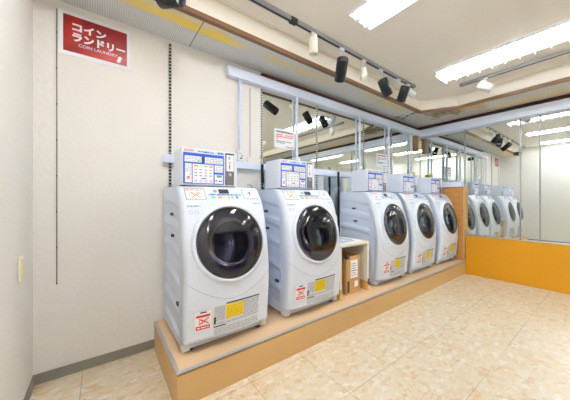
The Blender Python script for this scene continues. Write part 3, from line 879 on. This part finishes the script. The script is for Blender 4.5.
# ------------------------------------------------------------------ taps and hoses behind the machines
def tap_and_hose(x, lab_t, lab_h):
    t = thing('water_tap', lab_t, 'water tap', (x, -0.05, 1.41), 0, 'water taps over the washers')
    mb = MB(); mb.cyl((0, 0.0, 0.03), (0, -0.04, 0.03), 0.011); mb.cyl((0, -0.028, 0.035), (0, -0.028, 0.0), 0.010); mb.build('spout', 'steel_tap', t)
    mb = MB(); mb.cyl((0, -0.03, 0.03), (0, -0.03, 0.06), 0.007); mb.cyl((-0.028, -0.03, 0.062), (0.028, -0.03, 0.062), 0.006); mb.build('handle', 'steel_tap', t)
    hb = MB(); hb.tube([(x, -0.078, 1.409), (x, -0.078, 1.35), (x+0.004, -0.078, 1.25), (x+0.003, -0.078, 1.18), (x+0.003, -0.078, PZ+0.9831 if x < 2 else PZ+0.001)], 0.014)
    h_ = hb.build('water_hose', 'rubber'); tag(h_, lab_h, 'hose', 'black water hoses')
tap_and_hose(1.516, 'chrome water tap left of the second coin box', 'black hose dropping behind the second washer, left of its coin box')
tap_and_hose(2.556, 'chrome water tap left of the third coin box', 'black hose dropping between the small shelf and the third washer')
for x, n_l in ((1.36, 'white drain hose bend behind the first washer'), (2.72, 'white drain hose bend left of the third coin box')):
    pts = [(x-0.05+0.1*k/12, -0.11, PZ+0.984+0.045*math.sin(PI*k/12)+0.008) for k in range(13)]
    o = MB().tube(pts, 0.008).build('drain_hose', 'white_plastic'); tag(o, n_l, 'hose', 'white drain hoses')

# ------------------------------------------------------------------ red sign and paper notices
def quadbox(mb, o0, ex, ez, u0, u1, v0, v1, m, t0, t1):
    mb.box(u0, u1, -t1, -t0, v0, v1, m)
t = thing('wall_sign', 'red coin laundry sign with white lettering high on the cream wall', 'sign', (0.111, -0.0005, 1.985))
SWd, SHt = 0.374, 0.272
MB().box(0, SWd, -0.004, 0, 0, SHt).build('backing_board', 'paper', t)
mr = bpy.data.materials.new('red_sign_film'); mr.use_nodes = True
nt = mr.node_tree; b = nt.nodes['Principled BSDF']; b.inputs['Roughness'].default_value = 0.3
tc = nt.nodes.new('ShaderNodeTexCoord'); nz = nt.nodes.new('ShaderNodeTexNoise'); nz.inputs['Scale'].default_value = 7
nt.links.new(tc.outputs['Object'], nz.inputs['Vector'])
cr = nt.nodes.new('ShaderNodeValToRGB'); cr.color_ramp.elements[0].color = lin(138, 14, 18); cr.color_ramp.elements[1].color = lin(184, 40, 30)
cr.color_ramp.elements[0].position = 0.4; cr.color_ramp.elements[1].position = 0.65
nt.links.new(nz.outputs['Fac'], cr.inputs[0]); nt.links.new(cr.outputs[0], b.inputs['Base Color'])
M['sign_red'] = mr
M['pale_letter'] = mat('pale_blue_lettering', (214, 216, 240), 0.5)
rx0, rx1, rz0, rz1 = 0.022, 0.354, 0.024, 0.250
MB().box(rx0, rx1, -0.0048, -0.004, rz0, rz1).build('red_panel', 'sign_red', t)
mb = MB()
RW, RH = rx1-rx0, rz1-rz0
fn = lambda ox, oz: (lambda u, v, w: (rx0+ox*RW+u, -0.0055-w, rz0+oz*RH+v))
mb.text('コイン', 0.1, fn(0.13, 0.60), 'paper', offset=0.0045, fit=(0.52*RW, 0.23*RH))
mb.text('ランドリー', 0.1, fn(0.13, 0.315), 'paper', offset=0.0045, fit=(0.84*RW, 0.24*RH))
mb.build('lettering', 'paper', t, 'white Japanese lettering', recalc=False)
mb = MB(); mb.text('COIN LAUNDRY', 0.05, fn(0.22, 0.19), 'pale_letter', offset=0.0008, fit=(0.62*RW, 0.085*RH))
mb.build('small_lettering', 'paper_blue', t, recalc=False)
mb = MB()
for (u, v) in ((0.86, 0.10), (0.88, 0.19)):
    mb.lathe((rx0+u*RW, -0.005, rz0+v*RH), (0, -1, 0), [(0.012, 0), (0.008, 0.0008), (0, 0.001)], None, 12)
mb.build('emblem', 'paper', t)
MB().box(SWd-0.02, SWd-0.002, -0.006, -0.004, 0.0, 0.022).build('tape', 'paper', t)

def notice(x, z, w, h_, label, seed):
    t = thing('paper_notice', label, 'notice', (x, -0.0115, z), 0, 'paper notices on the mirrors')
    MB().box(0, w, -0.0015, 0, 0, h_).build('sheet', 'paper', t)
    mb = MB(); rnd = random.Random(seed)
    rows = [(0.86, 'ink_black', 0.07, .08, .9), (0.70, 'red', 0.055, .1, .38), (0.70, 'red', 0.055, .55, .92), (0.60, 'red', 0.055, .08, .9), (0.5, 'red', .04, .08, .2),
            (0.36, 'ink_black', .035, .08, .85), (0.28, 'ink_black', .035, .08, .5), (0.10, 'ink_black', .035, .55, .92)]
    for v, m_, hh, u0, u1 in rows:
        u = u0
        while u < u1:
            ww = min(rnd.uniform(0.03, 0.12), u1-u); mb.box(u*w, (u+ww)*w, -0.0022, -0.0016, (v-hh/2)*h_, (v+hh/2)*h_, m_); u += ww+0.015
    mb.build('print', 'ink_black', t)
notice(1.695, 1.605, 0.255, 0.19, 'white notice with red and black print on the mirror above the second coin box', 3)
notice(3.42, 1.55, 0.265, 0.19, 'white notice with red and black print on the mirror above the third coin box', 4)

# wall handle on the left wall
t = thing('wall_plate', 'narrow cream plastic plate on the left wall at waist height', 'wall plate', (0.0, -0.305, 0.69))
MB().box(0.0005, 0.010, -0.034, 0.034, 0, 0.12, bevel=0.003).build('plate', 'cream_plastic', t)
MB().box(0.010, 0.016, -0.030, -0.004, 0.012, 0.108, bevel=0.002).build('cover', 'yellow_cream', t)
MB().box(0.010, 0.013, 0.006, 0.024, 0.02, 0.10, bevel=0.001).build('rocker', 'white_plastic', t)

# ------------------------------------------------------------------ ceiling lights
def ceiling_light(x0, x1, y0, y1, label, louver=False):
    w = x1-x0; l = y0-y1
    t = thing('ceiling_light', label, 'ceiling light', ((x0+x1)/2, (y0+y1)/2, H), 0, 'fluorescent ceiling lights')
    hw, hl = w/2, l/2
    mb = MB()
    dz = 0.030 if louver else 0.022
    mb.box(-hw, -hw+0.008, -hl, hl, -dz, 0); mb.box(hw-0.008, hw, -hl, hl, -dz, 0)
    mb.box(-hw+0.008, hw-0.008, -hl, -hl+0.008, -dz, 0); mb.box(-hw+0.008, hw-0.008, hl-0.008, hl, -dz, 0)
    mb.box(-hw+0.008, hw-0.008, -hl+0.008, hl-0.008, -0.004, 0)
    mb.build('housing', 'reflector', t)
    for s_ in (-1, 1):
        tb = MB().cyl((s_*w*0.22, -hl+0.05, -0.024), (s_*w*0.22, hl-0.05, -0.024), 0.015).build('tube', 'tube', t)
        mb = MB()
        for e_ in (-1, 1): mb.box(s_*w*0.22-0.014, s_*w*0.22+0.014, e_*(hl-0.028)-0.020, e_*(hl-0.028)+0.020, -0.042, -0.004, bevel=0.003)
        mb.build('lamp_holder', 'reflector', tb)
    if louver:
        mb = MB()
        for x in (-hw+0.01, 0, hw-0.01): mb.box(x-0.002, x+0.002, -hl+0.01, hl-0.01, -0.052, -0.042)
        n = int(l/0.1)
        for k in range(n+1):
            y = -hl+0.012+(l-0.024)*k/n; mb.box(-hw, hw, y-0.002, y+0.002, -0.080, -0.042)
        mb.build('louver', 'reflector', t)
    return t
ceiling_light(1.79, 2.06, -0.845, -2.08, 'fluorescent ceiling light at the top centre, two bare tubes')
ceiling_light(3.18, 3.46, -0.865, -2.11, 'long fluorescent ceiling light with louvre at the upper right', True)
ceiling_light(0.42, 0.69, -0.845, -2.08, 'fluorescent ceiling light overhead nearest the left wall')
ceiling_light(1.79, 2.06, -2.95, -4.15, 'fluorescent light of the middle row towards the shop window')
ceiling_light(3.18, 3.46, -2.95, -4.15, 'louvred fluorescent light towards the shop window', True)
ceiling_light(0.42, 0.69, -2.95, -4.15, 'fluorescent light by the left wall towards the shop window')

# ------------------------------------------------------------------ tracks and spotlights
TY = -0.555
def track(p0, p1, label, joint=None):
    p0, p1 = Vector(p0), Vector(p1); c = (p0+p1)/2
    t = thing('light_track', label, 'light track', c)
    d = p1-p0
    mb = MB(); ms = MB(); w = 0.017
    if abs(d.x) > abs(d.y):
        a = abs(d.x)/2; mb.box(-a, a, -w, w, -0.03, 0, bevel=0.002); ms.box(-a+0.01, a-0.01, -0.006, 0.006, -0.032, -0.029)
        ends = [(-a, -a+0.03), (a-0.03, a)]
    else:
        a = abs(d.y)/2; mb.box(-w, w, -a, a, -0.03, 0, bevel=0.002); ms.box(-0.006, 0.006, -a+0.01, a-0.01, -0.032, -0.029)
    mb.build('rail', 'alu', t); ms.build('slot', 'rubber', t)
    for s_ in (-1, 1):
        e0, e1 = sorted((s_*a, s_*(a-0.03)))
        if abs(d.x) > abs(d.y): MB().box(e0, e1, -w-0.002, w+0.002, -0.033, 0.0, bevel=0.002).build('end_cap', 'grey', t)
        else: MB().box(-w-0.002, w+0.002, e0, e1, -0.033, 0.0, bevel=0.002).build('end_cap', 'grey', t)
    if joint is not None:
        MB().box(joint-c.x-0.03, joint-c.x+0.03, -w-0.004, w+0.004, -0.036, 0, bevel=0.003).build('joint_clip', 'dark_slot', t)
    return t
track((0.25, TY, H), (3.37, TY, H), 'long aluminium light track on the ceiling over the washers', 1.5)
track((3.775, -0.90, H), (3.775, -2.15, H), 'aluminium light track on the ceiling along the end wall')

def spot(px, py, P1, P2, r, body, adapter, label, style='can'):
    """px,py: where it hangs on the track; P1 rear and P2 mouth of the can"""
    t = thing('spotlight', label, 'spotlight', (px, py, H-0.032), 0, 'track spotlights')
    o = Vector((px, py, H-0.032)); a, b = Vector(P1)-o, Vector(P2)-o
    MB().box(-0.028, 0.028, -0.017, 0.017, -0.018, 0.0, bevel=0.003).build('adapter', adapter, t)
    c = a.lerp(b, 0.35)
    d = (b-a).normalized()
    # stem down to a yoke beside the can
    MB().cyl((0, 0, -0.016), (0, 0, -0.034), 0.008).build('swivel', adapter, t)
    n = d.cross(Vector((0, 0, 1)));
    if n.length < 0.1: n = Vector((1, 0, 0))
    n.normalize()
    top = Vector((0, 0, -0.034))
    yk = MB()
    near = c+Vector((0, 0, 1)).cross(n).normalized()*0
    yk.tube([top, top*0.7+c*0.3+Vector((0, 0, -0.002)), c+Vector((0, 0, r*0.7))], 0.005, None, 8)
    yk.build('yoke', adapter, t)
    l = (b-a).length
    if style == 'can':
        can = MB().lathe(a, d, [(0, 0), (r*0.85, 0), (r, 0.008), (r, l), (r*0.93, l), (r*0.88, l-0.03), (r*0.5, l-0.05), (0, l-0.052)], None, 32).build('can', body, t)
        MB().lathe(a, d, [(0, -0.001), (r*0.7, -0.001), (r*0.7, 0.0005)], None, 24).build('rear_cap', 'dark_slot' if body == 'black' else body, can)
    else:
        can = MB().lathe(a, d, [(0, 0), (r*0.6, 0), (r*0.62, l*0.45), (r*0.78, l*0.5), (r*1.05, l), (r*0.95, l), (r*0.6, l*0.6), (0, l*0.55)], None, 32).build('can', body, t)
    MB().lathe(a+d*(l-0.048), d, [(r*0.84, 0), (r*0.6, 0.014), (0, 0.02)], None, 20).build('lamp', 'paper', can)
    return t
spot(0.63, TY, (0.60, -0.43, 2.262), (0.68, -0.555, 2.235), 0.045, 'black', 'cream_plastic', 'black track spotlight cut off by the top edge of the picture')
spot(1.711, TY, (1.711, TY, 2.415), (1.713, TY+0.002, 2.27), 0.033, 'cream_plastic', 'cream_plastic', 'ivory cylindrical spotlight pointing straight down, leftmost whole one on the track')
spot(2.05, TY, (1.985, -0.630, 2.300), (2.075, -0.515, 2.178), 0.049, 'black', 'white_plastic', 'black cylindrical spotlight between the two ivory ones')
spot(2.371, TY, (2.34, -0.585, 2.345), (2.40, -0.545, 2.275), 0.037, 'cream_plastic', 'cream_plastic', 'ivory bell-shaped spotlight between two black ones', 'bell')
spot(2.66, TY, (2.615, -0.600, 2.310), (2.725, -0.600, 2.178), 0.049, 'black', 'white_plastic', 'black cylindrical spotlight tilted right, just right of the ivory bell one')
spot(3.01, TY, (2.985, -0.655, 2.325), (3.012, -0.580, 2.185), 0.049, 'black', 'white_plastic', 'black cylindrical spotlight tilted left near the end of the track')
spot(3.22, TY, (3.18, -0.57, 2.36), (3.21, -0.64, 2.27), 0.034, 'white_plastic', 'cream_plastic', 'small white spotlight at the very end of the track')
spot(3.775, -1.153, (3.72, -1.10, 2.385), (3.80, -1.19, 2.32), 0.048, 'white_plastic', 'cream_plastic', 'white spotlight hanging alone from the track along the end wall')

# ------------------------------------------------------------------ seen only in the mirrors and door glass
t = thing('storage_shelf', 'dark brown open shelf against the partition facing the washers', 'shelf', (1.75, -2.5, 0))
for x in (-0.7, -0.235, 0.215, 0.68): MB().box(x, x+0.02, -0.12, 0.1, 0, 1.5).build('upright', 'dark_wood', t)
for z in (0.05, 0.45, 0.85, 1.2, 1.48): MB().box(-0.68, 0.68, -0.12, 0.1, z, z+0.02).build('shelf_board', 'dark_wood', t)
MB().box(-0.68, 0.68, -0.119, -0.11, 0.07, 1.48).build('back_board', 'dark_wood', t)
# far corner: rough wooden board over the mirrors
o = MB().box(4.49, 4.60, -0.028, -0.0075, 1.89, 2.148).build('wood_board', 'old_wood')
tag(o, 'short rough brown wooden board in the far corner under the white beams', 'board')
